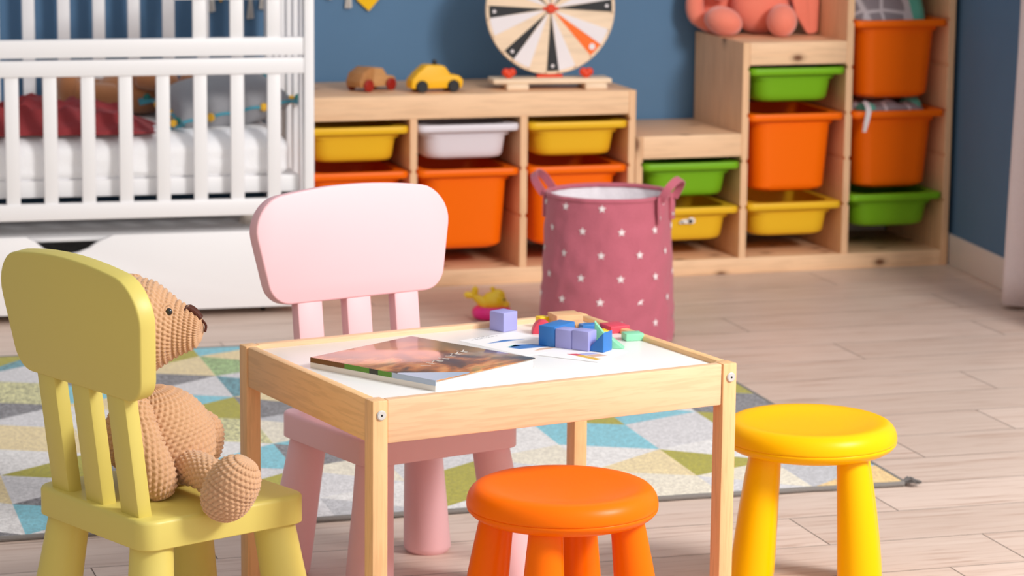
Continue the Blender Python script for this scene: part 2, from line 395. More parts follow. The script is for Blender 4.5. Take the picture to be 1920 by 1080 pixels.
# grey patterned cushion and folded fabrics in the bins
def hexcloth(name):
    m, nt, b = nodes(name); v = coord(nt, (1, 1, 1)); vo = nd(nt, 'ShaderNodeTexVoronoi', feature='DISTANCE_TO_EDGE'); nt.links.new(v, vo.inputs['Vector'])
    vo.inputs['Scale'].default_value = 16; vo.inputs['Randomness'].default_value = .35
    nt.links.new(ramp(nt, vo.outputs['Distance'], [(.05, lin((232, 224, 228))), (.1, lin((164, 154, 160)))]), b.inputs['Base Color'])
    b.inputs['Roughness'].default_value = .9; return m
HEX = hexcloth('grey_trellis_fabric'); TEAL = cloth('teal_fabric', (104, 190, 168))
def pillow_bm(a, b, h, n=24, corner=.0, nz=3):
    bm = BM(); g = {}
    for s in (1, -1):
        for i in range(n+1):
            for j in range(n+1):
                u, v = i/n*2-1, j/n*2-1; e = max(0, (1-u**4)*(1-v**4))
                if s < 0 and (i in (0, n) or j in (0, n)): g[s, i, j] = g[1, i, j]; continue
                z = s*h*e**.55*(1+.05*(vnoise(u*nz, v*nz, s)-.5))
                k = 1-corner*(1-abs(u*v))
                g[s, i, j] = bm.verts.new((a*u*(1-.06*(1-v*v)*0-.05*v*v*0)*k, b*v*k, z))
    for s in (1, -1):
        for i in range(n):
            for j in range(n):
                q = [g[s, i, j], g[s, i+1, j], g[s, i+1, j+1], g[s, i, j+1]]
                bm.faces.new(q if s > 0 else q[::-1])
    return bm
c3 = bx(U2, 2)
ro = empty('patterned_cushion', (c3-.008, .125, .705), 0, 'grey cushion with white trellis pattern stuffed in the top orange bin', 'cushion', rot=(radians(62), 0, radians(4)))
build('cover', pillow_bm(.118, .105, .05, corner=.04), HEX, ro)
bm = BM(); ell(bm, (.088, .0, .012), (.032, .105, .046)); build('teal_edge', bm, TEAL, ro)
def crumple(ax, ay, h, seed, n=26):
    bm = BM(); G = [[None]*(n+1) for _ in range(n+1)]
    for i in range(n+1):
        for j in range(n+1):
            u, v = i/n*2-1, j/n*2-1; rr = max(0, 1-(abs(u)**3+abs(v)**3)/1.4)
            z = h*rr**.5*(.6+.8*vnoise(u*3.1+seed, v*3.1, seed))
            G[i][j] = bm.verts.new((ax*u, ay*v, z))
    for i in range(n):
        for j in range(n): bm.faces.new((G[i][j], G[i+1][j], G[i+1][j+1], G[i][j+1]))
    lo = [G[i][0] for i in range(n+1)]+[G[n][j] for j in range(1, n+1)]+[G[i][n] for i in range(n-1, -1, -1)]+[G[0][j] for j in range(n-1, 0, -1)]
    b2 = [bm.verts.new((v.co.x*.95, v.co.y*.95, -h*.9)) for v in lo]
    for i in range(len(lo)): bm.faces.new((lo[i], b2[i], b2[(i+1) % len(lo)], lo[(i+1) % len(lo)]))
    bm.faces.new(b2); return bm
ro = empty('folded_fabric', (c3, .16, .428), 0, 'grey and teal patterned fabric spilling from the lower orange bin, tall column', 'fabric')
build('trellis_cloth', crumple(.106, .135, .030, 3), HEX, ro)
bm = BM(); ell(bm, (.078, -.06, .016), (.028, .05, .03)); build('teal_lining', bm, TEAL, ro)
bm = BM(); ell(bm, (-.075, -.1, .012), (.03, .03, .02)); build('teal_lining', bm, TEAL, ro)
bm = BM(); tube(bm, smooth_path([(-.075, -.10, .03), (-.092, -.135, .036), (-.098, -.172, .02), (-.11, -.186, -.012), (-.118, -.19, -.04)], 5), .008, 8, flat=.35)
build('hanging_strap', bm, cloth('pale_strap', (226, 220, 224)), ro)
o = tag(build('folded_fabric', crumple(.10, .13, .02, 9), cloth('dark_grey_fabric', (70, 70, 76), (110, 108, 114), 40), loc=(bx(U2, 1), .16, .553)), 'dark grey fabric just showing over the rim of the upper green bin', 'fabric')

# ---------------------------------------------------------------- things on the low unit
TOPZ = .5155
def disc(bm, c, r, w, axis='y', bev=.003, n=32, mi=0):
    prof = [(0, -w/2), (r-bev, -w/2), (r, -w/2+bev), (r, w/2-bev), (r-bev, w/2), (0, w/2)]
    R = Matrix.Rotation(pi/2, 4, 'X') if axis == 'y' else (Matrix.Rotation(pi/2, 4, 'Y') if axis == 'x' else Matrix())
    lathe(bm, prof, n, M=Matrix.Translation(c) @ R, mi=mi)
WCAR = wood('toy_car_wood', (172, 116, 66), (198, 142, 88), 'z', 2, .5)
WCAR2 = wood('toy_car_wood_light', (196, 142, 88), (214, 164, 110), 'x', 2, .5)
RED = plain('red_toy_paint', (158, 34, 22), .4); DARK = plain('black_toy_paint', (26, 26, 30), .45); YEL = plain('yellow_toy_paint', (252, 190, 8), .4)
car = empty('toy_car', (-1.640, .150, TOPZ), radians(28), 'small natural wood toy car with dark red wheels on the low unit', 'toy car')
bm = BM()
side = rpoly([(-.062, .012), (.064, .012), (.066, .030), (.056, .038), (.034, .040), (.018, .061), (-.022, .063), (-.052, .048), (-.063, .026)], [.004, .004, .006, .008, .006, .010, .014, .018, .008], 4)
prism(bm, side, -.028, .028, .003, M=XZ); build('body', bm, WCAR2, car)
bm = BM(); prism(bm, rpoly([(-.0635, .014), (-.020, .014), (-.012, .0635), (-.024, .0645), (-.054, .0495), (-.0645, .028)], .004, 3), -.0292, .0292, .002, M=XZ); build('rear_block', bm, WCAR, car)
for x in (-.038, .042):
    for y in (-.034, .034):
        bm = BM(); disc(bm, (x, y, .0165), .0165, .011); build('wheel', bm, RED, car)
car = empty('toy_car', (-1.482, .082, TOPZ), radians(4), 'bright yellow toy taxi with black wheels and roof knob', 'toy car')
bm = BM()
side = rpoly([(-.074, .010), (.070, .010), (.074, .032), (.060, .044), (.038, .046), (.020, .071), (-.030, .074), (-.056, .052), (-.072, .034)], [.006, .006, .012, .012, .006, .016, .02, .02, .01], 5)
prism(bm, side, -.026, .026, .005, M=XZ, seg=3); build('body', bm, YEL, car)
for x in (-.045, .044):
    for y in (-.028, .028):
        bm = BM(); disc(bm, (x, y, .0165), .0165, .010); build('wheel', bm, DARK, car)
bm = BM(); box(bm, -.006, .004, -.006, .006, .0725, .086, .002); build('roof_knob', bm, DARK, car)

# spinning number wheel
WN = wood('birch_ply', (243, 215, 182), (248, 224, 194), 'x', .8, .5); BLK = plain('wedge_black', (32, 33, 36), .6); WHT = plain('wedge_white', (238, 232, 234), .6)
ORG = plain('wedge_orange', (252, 112, 8), .5); REDO = plain('knob_red', (226, 62, 16), .45)
wh = empty('game_wheel', (-1.152, .105, TOPZ), -radians(6), 'round spinning game wheel with black, white and wood wedges on a stand', 'game wheel')
bm = BM(); box(bm, -.163, .163, -.045, .045, .016, .029, .003); build('base_plank', bm, WN, wh)
for x in (-.098, .118):
    bm = BM(); box(bm, x-.030, x+.030, -.055, .055, 0, .016, .003); build('foot', bm, WN, wh)
ZC, RWH = .215, .178
bm = BM(); box(bm, -.022, .022, .022, .036, .029, ZC+.02, .002); build('upright_post', bm, WN, wh)
wl = BM(); disc(wl, (0, .004, ZC), RWH, .012, 'y', .002, 96); disk = build('wheel_disc', wl, WN, wh)
seqs = []
a = -93.2 + 0  # degrees, first black wedge starts just left of straight down
order = [('b', 11.6), ('w', 16), ('n', 17), ('o', 13.6), ('w', 15.4), ('n', 16.4)]
while a < 266:
    for kk, dg in (order if a < -90 else [('b', 11.6), ('w', 16.7), ('n', 16.7)]):
        if a+dg > 267.5: break
        seqs.append((kk, a, a+dg)); a += dg
for kk, a0, a1 in seqs:
    if kk == 'n': continue
    A = [radians(a0+(a1-a0)*i/6) for i in range(7)]
    P = [(.012*cos(A[3]), .012*sin(A[3]))]+[(.169*cos(t), .169*sin(t)) for t in A]
    bm = BM(); prism(bm, P, 0, .0012, M=Matrix.Translation((0, -.002, ZC)) @ XZ)
    build('wedge', bm, {'b': BLK, 'w': WHT, 'o': ORG}[kk], wh)
    am = radians((a0+a1)/2); bm = BM()
    disc(bm, (.155*cos(am), -.0036, ZC+.155*sin(am)), .0085 if kk == 'o' else .0045, .0008, 'y', 0.0002, 16)
    if kk != 'w': build('mark', bm, WHT, disk)
    else: bm.free()
bm = BM()
for kk, a0, a1 in seqs:
    disc(bm, (.171*cos(radians(a0)), -.006, ZC+.171*sin(radians(a0))), .0022, .010, 'y', .0005, 10)
build('peg', bm, WN, disk)
bm = BM(); disc(bm, (0, -.006, ZC), .013, .010, 'y', .003); box(bm, -.022, .022, -.007, -.003, ZC-.004, ZC+.004, .002); build('hub_knob', bm, REDO, wh)
for x in (-.116, .098):
    bm = BM()
    for s in (-1, 1): ell(bm, (x+s*.008, -.015, .045), (.0115, .008, .011))
    ell(bm, (x, -.015, .039), (.012, .008, .011)); build('red_knob', bm, REDO, wh)
bm = BM(); prism(bm, rpoly([(-.037, .029), (.037, .029), (.034, .037), (-.034, .037)], .002, 2), -.018, .002, M=XZ); build('red_stop', bm, REDO, wh)

# coral plush elephant on the middle step
CORAL = cloth('coral_plush', (244, 128, 104), (250, 150, 126), 420, .6, 60, .95, .6)
el = empty('plush_elephant', (-.499, .24, Z2), radians(-8), 'coral pink plush toy with big drooping ears sitting on the middle step', 'plush toy')
bm = BM(); ell(bm, (.018, .035, .082), (.088, .07, .084)); ell(bm, (.015, .03, .175), (.06, .055, .07)); build('body', bm, CORAL, el)
bm = BM(); ell(bm, (.01, .0, .285), (.085, .078, .08)); tube(bm, smooth_path([(.01, -.06, .27), (.01, -.10, .24), (.01, -.115, .19), (.01, -.112, .15)], 5), [.03]*5+[.026]*5+[.021]*6, 16); build('head', bm, CORAL, el)
for c, r, rt in (((-.106, -.040, .041), (.053, .058, .040), Euler((0, .35, .3))), ((.052, -.080, .046), (.042, .055, .046), Euler((0, 0, -.1)))):
    bm = BM(); ell(bm, c, r, rt); build('foot', bm, CORAL, el)
for s in (-1, 1):
    bm = BM(); tube(bm, smooth_path([(s*.06, .02, .2), (s*.10, -.0, .15), (s*.105, -.03, .11)], 5), [.03, .031, .032, .033, .034, .034, .034, .034, .033, .03, .022], 16); build('arm', bm, CORAL, el)
bm = BM()   # left ear: broad curled flap drooping over the edge of the step
tube(bm, smooth_path([(-.075, .04, .30), (-.14, .045, .22), (-.165, .045, .12), (-.165, .045, .055), (-.12, .045, .025), (-.085, .04, .03)], 6), [.022]*8+[.026]*12+[.024]*11, 16); 
ell(bm, (-.10, .06, .15), (.058, .014, .12)); build('ear', bm, CORAL, el)
bm = BM()
P = rpoly([(.075, .33), (.13, .27), (.170, .10), (.168, .008), (.14, .004), (.105, .06), (.07, .20)], [.03, .04, .05, .012, .012, .04, .04], 6)
prism(bm, P, -.012, .012, .011, M=Matrix.Translation((0, -.02, 0)) @ XZ, seg=4); build('ear', bm, CORAL, el)
BEAD = plain('black_bead', (14, 14, 16), .12, .6, coat=.6)
for s in (-1, 1):
    bm = BM(); ell(bm, (.01+s*.035, -.066, .305), (.008, .006, .008), None, 16, 10); build('eye', bm, BEAD, el)

# garland on the back wall
STR = cloth('cream_tassel', (222, 216, 208)); FEL = cloth('yellow_felt', (248, 190, 30))
def tassel(root, x, z, ln, mat=None):
    bm = BM()
    for i in range(7):
        a = i*2.4; rr = .004 if i else 0
        tube(bm, [(x+rr*cos(a)*.5, -.006+rr*sin(a)*.5, z+.035), (x+rr*cos(a), -.006+rr*sin(a), z), (x+2.1*rr*cos(a), -.006+1.2*rr*sin(a), z-ln*(.9+.1*hsh(i, x)))], .0022, 6)
    ell(bm, (x, -.006, z+.02), (.007, .006, .008), None, 14, 8); build('tassel', bm, mat or STR, root)
def garland(x0, x1, label, tas, pens):
    g = empty('garland', (0, .388, .82), 0, label, 'garland', 'garlands hung on the blue wall')
    bm = BM(); tube(bm, smooth_path([(x0, -.003, .05), ((x0+x1)/2, -.004, -.02), (x1, -.003, .05)], 10), .0015, 6); build('string', bm, STR, g)
    for x, z, l in tas: tassel(g, x, z, l)
    for x, zt, zb, w in pens:
        bm = BM(); prism(bm, rpoly([(x-w, zt), (x+w, zt), (x+w*.86, zb+.035), (x, zb), (x-w*.92, zb+.03)], .002, 2), 0, .003, M=Matrix.Translation((0, -.004, 0)) @ XZ); build('pennant', bm, FEL, g)
garland(-1.75, -1.45, 'garland with cream tassels and a yellow felt pennant, right of the crib', [(-1.698, -.045, .034), (-1.672, -.03, .03), (-1.645, -.06, .045)], [(-1.588, -.01, -.112, .036)])
garland(-2.16, -1.80, 'garland with cream tassels seen through the top of the crib bars', [(-2.025, -.07, .04), (-1.96, -.06, .04), (-1.919, -.085, .045), (-1.885, -.065, .04)], [(-2.0, -.02, -.085, .016)])

# ---------------------------------------------------------------- the crib
CR = empty('crib', (-1.899, -.30, 0), -radians(2.6), 'white slatted baby crib by the blue wall, twin rails across its front', 'crib')
CL, CD, PW_ = 1.26, .62, .0255
def cb(name, x0, x1, y0, y1, z0, z1, bev=.003, parent=CR):
    bm = BM(); box(bm, x0, x1, y0, y1, z0, z1, bev); return build(name, bm, CRIBW, parent, 30)
for x in (-.0255, -CL):
    for y in (0, CD-.04): cb('corner_post', x, x+PW_, y, y+.04, 0.0, .98, .004)
cb('front_rail', -CL+PW_, -PW_, .006, .03, .657, .7015); cb('front_rail', -CL+PW_, -PW_, .002, .028, .611, .651)
cb('front_rail', -CL+PW_, -PW_, .002, .028, .257, .2975)
BX = [-.748+.0925*k for k in range(-5, 8)]
for x in BX: cb('bar', x-.017, x+.017, .008, .022, .29, .62, .003)
for k in (5, 6, 7): cb('guard_bar', -.748+.0925*k-.017, -.748+.0925*k+.017, .011, .025, .70, .81, .003)
bm = BM(); prism(bm, rpoly([(-PW_, .797), (-.345, .797), (-.37, .812), (-.33, .87), (-.12, .90), (-PW_, .90)], [.001, .01, .01, .03, .05, .001], 5), 0, .022, .003, M=Matrix.Translation((0, .029, 0)) @ XZ); build('guard_rail', bm, CRIBW, CR)
for z in (.27, .93): cb('back_rail', -CL+PW_, -PW_, CD-.03, CD-.008, z, z+.042)
for k in range(12): cb('bar', -.1-.0925*k-.0165, -.1-.0925*k+.0165, CD-.026, CD-.012, .31, .935, .003)
for x in (-.024, -CL+.004):
    cb('end_rail', x, x+.02, .04, CD-.04, .22, .30); cb('end_rail', x, x+.02, .04, CD-.04, .91, .96)
    for k in range(5): cb('bar', x+.003, x+.017, .105+.098*k-.013, .105+.098*k+.013, .29, .92, .003)
cb('mattress_support', -CL+.03, -.03, .045, CD-.045, .308, .350, .003)
DW = empty('drawer', (0, 0, 0)); DW.parent = CR
bm = BM()
P = [(-CL+.03, .022), (-.03, .022), (-.03, .217), (-.505, .217)]+[(-.545, .200), (-.565, .186), (-.59, .176), (-.62, .170), (-.65, .173), (-.675, .185), (-.70, .206), (-.72, .217)]+[(-CL+.03, .217)]
prism(bm, P, 0, .018, .002, M=Matrix.Translation((0, .02, 0)) @ XZ); build('front_panel', bm, CRIBW, DW)
cb('back_panel', -CL+.05, -.05, .50, .515, .022, .225, .002, DW); 
for x in (-CL+.04, -.055): cb('side_panel', x, x+.015, .02, .5, .022, .19, .002, DW)
cb('lid_panel', -CL+.045, -.055, .043, .50, .197, .2085, .002, DW)
cb('bottom_panel', -CL+.05, -.05, .022, .5, .022, .03, .001, DW)
for x in (-CL+.12, -.12):
    for y in (.08, .44):
        bm = BM(); disc(bm, (x, y, .0125), .0125, .012, 'x'); build('caster', bm, DARK, DW)
SH = cloth('white_bed_sheet', (248, 247, 250), None, 180, 1.2, 14)
def mattress_bm():
    bm = BM(); lps = []; hx, hy = (CL-.075)/2, (CD-.10)/2; n = 14
    for k in range(15):
        t = k/14; z = .112*t; ins = .012*(1-min(1, t/.15))**2+.055*max(0, (t-.55)/.45)**2.4
        lp = []
        for x, y in rrect(2*hx-2*ins, 2*hy-2*ins, .05, 12):
            lp.append((x, y, z))
        # resample long edges for wrinkles
        out = []
        for i in range(len(lp)):
            a, b = Vector(lp[i]), Vector(lp[(i+1) % len(lp)]); m_ = max(1, int((b-a).length/.018))
            for j in range(m_):
                p = a.lerp(b, j/m_); q = p.x*9+p.y*7
                w = .006*(vnoise(q*1.3, z*55+q*.7, 1)-.5)+.003*(vnoise(q*3, z*90, 5)-.5)
                nn = Vector((p.x/hx**1, p.y/hy, 0)); nn = Vector((0, math.copysign(1, p.y), 0)) if abs(p.y) > hy-ins-.06 else Vector((math.copysign(1, p.x), 0, 0))
                out.append(p+nn*w*(1 if .05 < t < .95 else .3)+Vector((0, 0, .003*(vnoise(q*2, t*4, 9)-.5))))
        lps.append(out)
    N = min(len(l) for l in lps)
    lps = [[l[int(i*len(l)/N)] for i in range(N)] for l in lps]
    loft(bm, lps, True, True); return bm
mo = tag(build('crib_mattress', mattress_bm(), SH, loc=(-1.899-.628, -.30+.336, .3505), rot=(0, 0, -radians(2.6))), 'white sheeted crib mattress behind the crib bars', 'mattress')
bm = mo  # the mattress top is at z = .4625
MZ = .4625
BUR = cloth('burgundy_blanket', (140, 52, 56), (158, 64, 66), 300, .5, 30, .95, .08)
def blanket_bm():
    bm = BM(); nx, ny = 90, 44; G = [[None]*(ny+1) for _ in range(nx+1)]
    for i in range(nx+1):
        for j in range(ny+1):
            u, v = i/nx, j/ny
            x = -.58+u*.80+.03*(vnoise(v*5, 2.2)-.5)*(u > .8); y = -.185+v*.24+.045*(vnoise(u*7, 3.3, 2)-.5)*(1-v)
            e = min(1, min(u, 1-u)*9)*min(1, v*5+.15)*min(1, (1-v)*4+.3)
            fold = .5+.5*sin(u*21+v*9+4*vnoise(u*5, v*4, 3)); f2 = vnoise(u*10, v*7, 7); f3 = abs(vnoise(u*16+v*6, v*9-u*5, 4)-.5)*2
            wx = vnoise(u*4, v*3, 11)*1.2; g1 = 1-abs(2*vnoise(u*8+wx*2, v*4-wx*2, 13)-1); g2 = 1-abs(2*vnoise(u*15-wx*3, v*7+wx*4, 17)-1)
            z = e*(.014+.018*v+.010*fold+.018*f2+.034*g1*g1+.016*g2*g2)+.004
            z *= .66+.22*math.exp(-((u-.62)/.25)**2)
            G[i][j] = bm.verts.new((x, y, z))
    for i in range(nx):
        for j in range(ny): bm.faces.new((G[i][j], G[i+1][j], G[i+1][j+1], G[i][j+1]))
    lo = [G[i][0] for i in range(nx+1)]+[G[nx][j] for j in range(1, ny+1)]+[G[i][ny] for i in range(nx-1, -1, -1)]+[G[0][j] for j in range(ny-1, 0, -1)]
    b2 = [bm.verts.new((v.co.x, v.co.y, .001)) for v in lo]
    for i in range(len(lo)): bm.faces.new((lo[i], b2[i], b2[(i+1) % len(lo)], lo[(i+1) % len(lo)]))
    return bm
tag(build('blanket', blanket_bm(), BUR, loc=(-2.485, -.03, MZ-.002), rot=(0, 0, -radians(2.6)), sharp=60), 'crumpled burgundy blanket on the crib mattress', 'blanket')
# grey pillow with teal piping and yellow pompoms
GREY = cloth('grey_linen', (148, 148, 152), None, 220, .4, 20); TEALP = cloth('teal_cord', (76, 150, 168)); YPOM = cloth('yellow_pompom', (242, 186, 60)); GPOM = cloth('green_pompom', (52, 130, 122))
pl = empty('pillow', (-2.078, -.02, MZ+.054), 0, 'grey pillow edged in teal cord with yellow pompoms, in the crib', 'pillow', rot=(radians(7), radians(-9), radians(5)))
build('cover', pillow_bm(.150, .13, .058, 28, corner=.05), GREY, pl)
def pcord(t):
    s = t*4; k = int(s) % 4; f = s-int(s); q = [(-1, -1), (1, -1), (1, 1), (-1, 1)]
    a, b = q[k], q[(k+1) % 4]; u, v = a[0]+(b[0]-a[0])*f, a[1]+(b[1]-a[1])*f; kk = 1-.05*(1-abs(u*v))
    return Vector((.152*u*kk, .132*v*kk, .002*sin(t*90)))
bm = BM(); tube(bm, [pcord(i/160) for i in range(161)], .0042, 8, False); build('piping', bm, TEALP, pl)
for i, t in enumerate((.065, .125, .185, .27, .33, .4, .6, .7, .8, .9)):
    bm = BM(); ell(bm, pcord(t), (.011, .011, .011), None, 14, 10); build('pompom', bm, YPOM if i % 3 != 1 else GPOM, pl)
for t in (0, .25, .5, .75):
    bm = BM(); c = pcord(t); d = Vector((c.x, c.y, 0)).normalized()
    for i in range(7):
        a = (i-3)*.28; e = Vector((d.x*cos(a)-d.y*sin(a), d.x*sin(a)+d.y*cos(a), .35*(hsh(i, t)-.3)))
        tube(bm, [c-d*.01, c+e*.016, c+e*.034], [.004, .005, .004], 7)
    build('corner_tassel', bm, TEALP, pl)
    for k in range(2):
        bm = BM(); ell(bm, c+d*(.012+.018*k)+Vector((0, 0, .010)), (.010, .010, .010), None, 14, 10); build('pompom', bm, YPOM if k else GPOM, pl)
BRN = cloth('brown_plush', (170, 112, 72), (184, 126, 84), 380, .5, 50, .95, .5)
tb = empty('teddy_bear', (-2.24, .175, MZ), radians(-2.6), 'brown plush bear lying behind the burgundy blanket in the crib', 'teddy bear')
bm = BM(); ell(bm, (-.02, 0, .062), (.115, .075, .062)); build('body', bm, BRN, tb)
bm = BM(); ell(bm, (.155, .0, .070), (.072, .066, .068)); ell(bm, (.145, -.055, .085), (.034, .03, .028)); build('head', bm, BRN, tb)
for c in ((.205, -.02, .122), (.21, .045, .115)):
    bm = BM(); ell(bm, c, (.024, .016, .024)); build('ear', bm, BRN, tb)
for y, zz in ((-.05, .1), (.05, .1)):
    bm = BM(); tube(bm, smooth_path([(-.09, y, .05), (-.15, y*1.2, .055), (-.205, y*1.25, zz-.03)], 5), [.036, .037, .038, .038, .038, .038, .038, .037, .036, .035, .024], 16); ell(bm, (-.21, y*1.25, .075), (.03, .034, .052)); build('leg', bm, BRN, tb)
bm = BM(); tube(bm, smooth_path([(.06, -.06, .085), (.02, -.085, .10), (-.04, -.075, .105)], 5), [.022, .027, .028, .029, .03, .03, .03, .03, .029, .026, .016], 16); build('arm', bm, BRN, tb)
bm = BM(); ell(bm, (.142, -.084, .09), (.010, .006, .008), None, 14, 10); build('nose', bm, DARK, tb)
for s in (-1, 1):
    bm = BM(); ell(bm, (.155+s*.022, -.062, .108), (.006, .005, .006), None, 12, 8); build('eye', bm, BEAD, tb)
tag(build('bedding_roll', crumple(.07, .07, .085, 21), cloth('beige_bedding', (214, 202, 190)), loc=(-1.995, -.10, .125)), 'rounded beige bundle in the drawer, seen in the gap below the mattress', 'bedding')

# ---------------------------------------------------------------- laundry basket, bath toy, curtain
def basket():
    root = empty('laundry_basket', (-1.295, -.82, .010), 0, 'round dusty pink fabric laundry basket printed with white stars', 'laundry basket')
    ROSE = cloth('rose_fabric', (186, 96, 112), (198, 108, 124), 300, 1.3, 16, .8); LIN = cloth('white_lining', (236, 230, 234), None, 150, .8, 14); STAR = plain('star_print', (244, 230, 230), .8)
    H = .352
    def R(a, z):
        t = z/H; r = .163-.016*t+.004*sin(2*a+1)+.002*sin(3*a)
        r += .0045*(vnoise(a*4+z*9, z*26-a*2, 3)-.5)+.0035*(vnoise(a*9-z*14, z*40, 5)-.5)
        return r
    n = 120; nz = 44; bm = BM()
    lps = [[(R(2*pi*i/n, H*k/nz)*cos(2*pi*i/n), R(2*pi*i/n, H*k/nz)*sin(2*pi*i/n), H*k/nz) for i in range(n)] for k in range(nz+1)]
    loft(bm, lps, True, False); bod = bm
    bm = BM(); lps = [[((R(2*pi*i/n, H*k/20)-.004)*cos(2*pi*i/n), (R(2*pi*i/n, H*k/20)-.004)*sin(2*pi*i/n), max(.004, H*k/20)) for i in range(n)] for k in range(21)]
    loft(bm, lps, True, False); build('lining', bm, LIN, root, 70, recalc=False)
    bm = BM(); tube(bm, [((R(2*pi*i/n, H)-.002)*cos(2*pi*i/n), (R(2*pi*i/n, H)-.002)*sin(2*pi*i/n), H) for i in range(n+1)], .006, 8, False); build('rim', bm, ROSE, root)
    # printed stars following the fabric, in staggered rows
    bm = bod; ph = -1.38
    for row in range(7):
        z0 = .335-.0555*row
        for k in range(10):
            a0 = ph+2*pi*(k+.5*(row % 2))/10+.02*(hsh(k, row)-.5); s = .0106; tw = hsh(row, k)*.5
            def pt(u, v): a = a0+u/.155; z = z0+v; r = R(a, z)+.0016; return Vector((r*cos(a), r*sin(a), z))
            vs = [bm.verts.new(pt((s if i % 2 == 0 else s*.42)*sin(i*pi/5+tw*0), (s if i % 2 == 0 else s*.42)*cos(i*pi/5))) for i in range(10)]
            cc = bm.verts.new(pt(0, 0))
            for i in range(10): bm.faces.new((cc, vs[i], vs[(i+1) % 10])).material_index = 1
    build('fabric_body', bm, [ROSE, STAR], root, 70)
    for ang, al in ((radians(146), radians(36)), (radians(-42), radians(30))):
        c, s = cos(ang), sin(ang); T = Vector((-s, c, 0)); O = Vector((c, s, 0)); rr = .1500
        L = O*sin(al)+Vector((0, 0, cos(al))); N = O*cos(al)-Vector((0, 0, sin(al)))
        base = O*(rr+.001)+Vector((0, 0, H-.004))
        P = smooth_path([base+T*q+L*h for q, h in ((-.042, 0), (-.044, .018), (-.038, .040), (-.020, .054), (0, .058), (.020, .054), (.038, .040), (.044, .018), (.042, 0))], 5); bm = BM()
        lps = []
        for i, p in enumerate(P):
            tn = (P[min(i+1, len(P)-1)]-P[max(i-1, 0)]).normalized(); I = tn.cross(N).normalized()
            lps.append([p+N*(.0095*a_)+I*(.0014*b_) for a_, b_ in ((-1, -1), (1, -1), (1, 1), (-1, 1))])
        loft(bm, lps, True, True); build('handle', bm, ROSE, root, 60)
        for q in (-.042, .042):
            bm = BM(); Mx = Matrix.Translation(O*(rr-.0055)+T*q) @ Matrix.Rotation(ang-pi/2-q/.15, 4, 'Z')
            box(bm, -.0085, .0085, -.001, .0055, H-.058, H+.006, .001, 1, M=Mx); build('strap_end', bm, ROSE, root, 60)
            bm = BM(); disc(bm, (0, .006, H-.044), .004, .002, 'y', .0004, 14)
            xf(bm.verts, Mx); build('rivet', bm, STEEL, root)
basket()
wt = empty('bath_toy', (-1.484, -.475, 0), radians(-12), 'yellow whale bath toy sitting in a magenta swim ring on the floor', 'toy')
MAG = plain('magenta_vinyl', (250, 20, 140), .3, .5, coat=.3); YVI = plain('yellow_vinyl', (255, 214, 30), .3, .5, coat=.3)
bm = BM()
tube(bm, [(.034*cos(2*pi*i/40), .030*sin(2*pi*i/40), .0165) for i in range(41)], .0165, 16, False); build('swim_ring', bm, MAG, wt)
bm = BM(); ell(bm, (.006, 0, .044), (.032, .027, .027)); ell(bm, (.014, 0, .060), (.02, .018, .016)); ell(bm, (.026, 0, .036), (.02, .02, .012))
tube(bm, smooth_path([(-.012, 0, .038), (-.03, 0, .048), (-.046, 0, .060)], 5), [.02, .019, .018, .016, .014, .012, .011, .010, .009, .008, .007], 14)
build('whale_body', bm, YVI, wt)
for d in ((-.026, 0, .004), (.003, 0, .024)):
    bm = BM(); b = Vector((-.044, 0, .059)); tube(bm, [b, b+Vector(d)*.4, b+Vector(d)*.8, b+Vector(d)], [.006, .009, .008, .003], 12); build('tail_fluke', bm, YVI, wt)
bm = BM(); ell(bm, (.002, 0, .077), (.006, .006, .006), None, 12, 8); build('spout', bm, YVI, wt)
for s in (-1, 1):
    bm = BM(); ell(bm, (.030, s*.018, .052), (.003, .003, .003), None, 10, 8); build('eye', bm, BEAD, wt)
def curtain():
    bm = BM(); nu, nz = 90, 30; CUR = cloth('curtain_linen', (226, 214, 214), None, 200, .2, 6)
    G = []
    for k in range(nz+1):
        z = .012+2.43*k/nz; row = []
        for i in range(nu+1):
            u = i/nu; y = -.60-u*.62; wl = -.075+.1*(y+.6)
            amp = .034-.008*k/nz
            x = wl-.030+amp*sin(u*34+.5*vnoise(u*6, z*.6))*1.0-.012*(1-k/nz)+.010*min(1, k/nz*3)
            row.append(bm.verts.new((x, y+.02*sin(u*17+z), z)))
        G.append(row)
    for k in range(nz):
        for i in range(nu): bm.faces.new((G[k][i], G[k][i+1], G[k+1][i+1], G[k+1][i]))
    o = build('curtain', bm, CUR, sharp=80)
    md = o.modifiers.new('thickness', 'SOLIDIFY'); md.thickness = .003; md.offset = 0
    tag(o, 'pale pinkish linen curtain hanging to the floor at the right wall', 'curtain')
curtain()

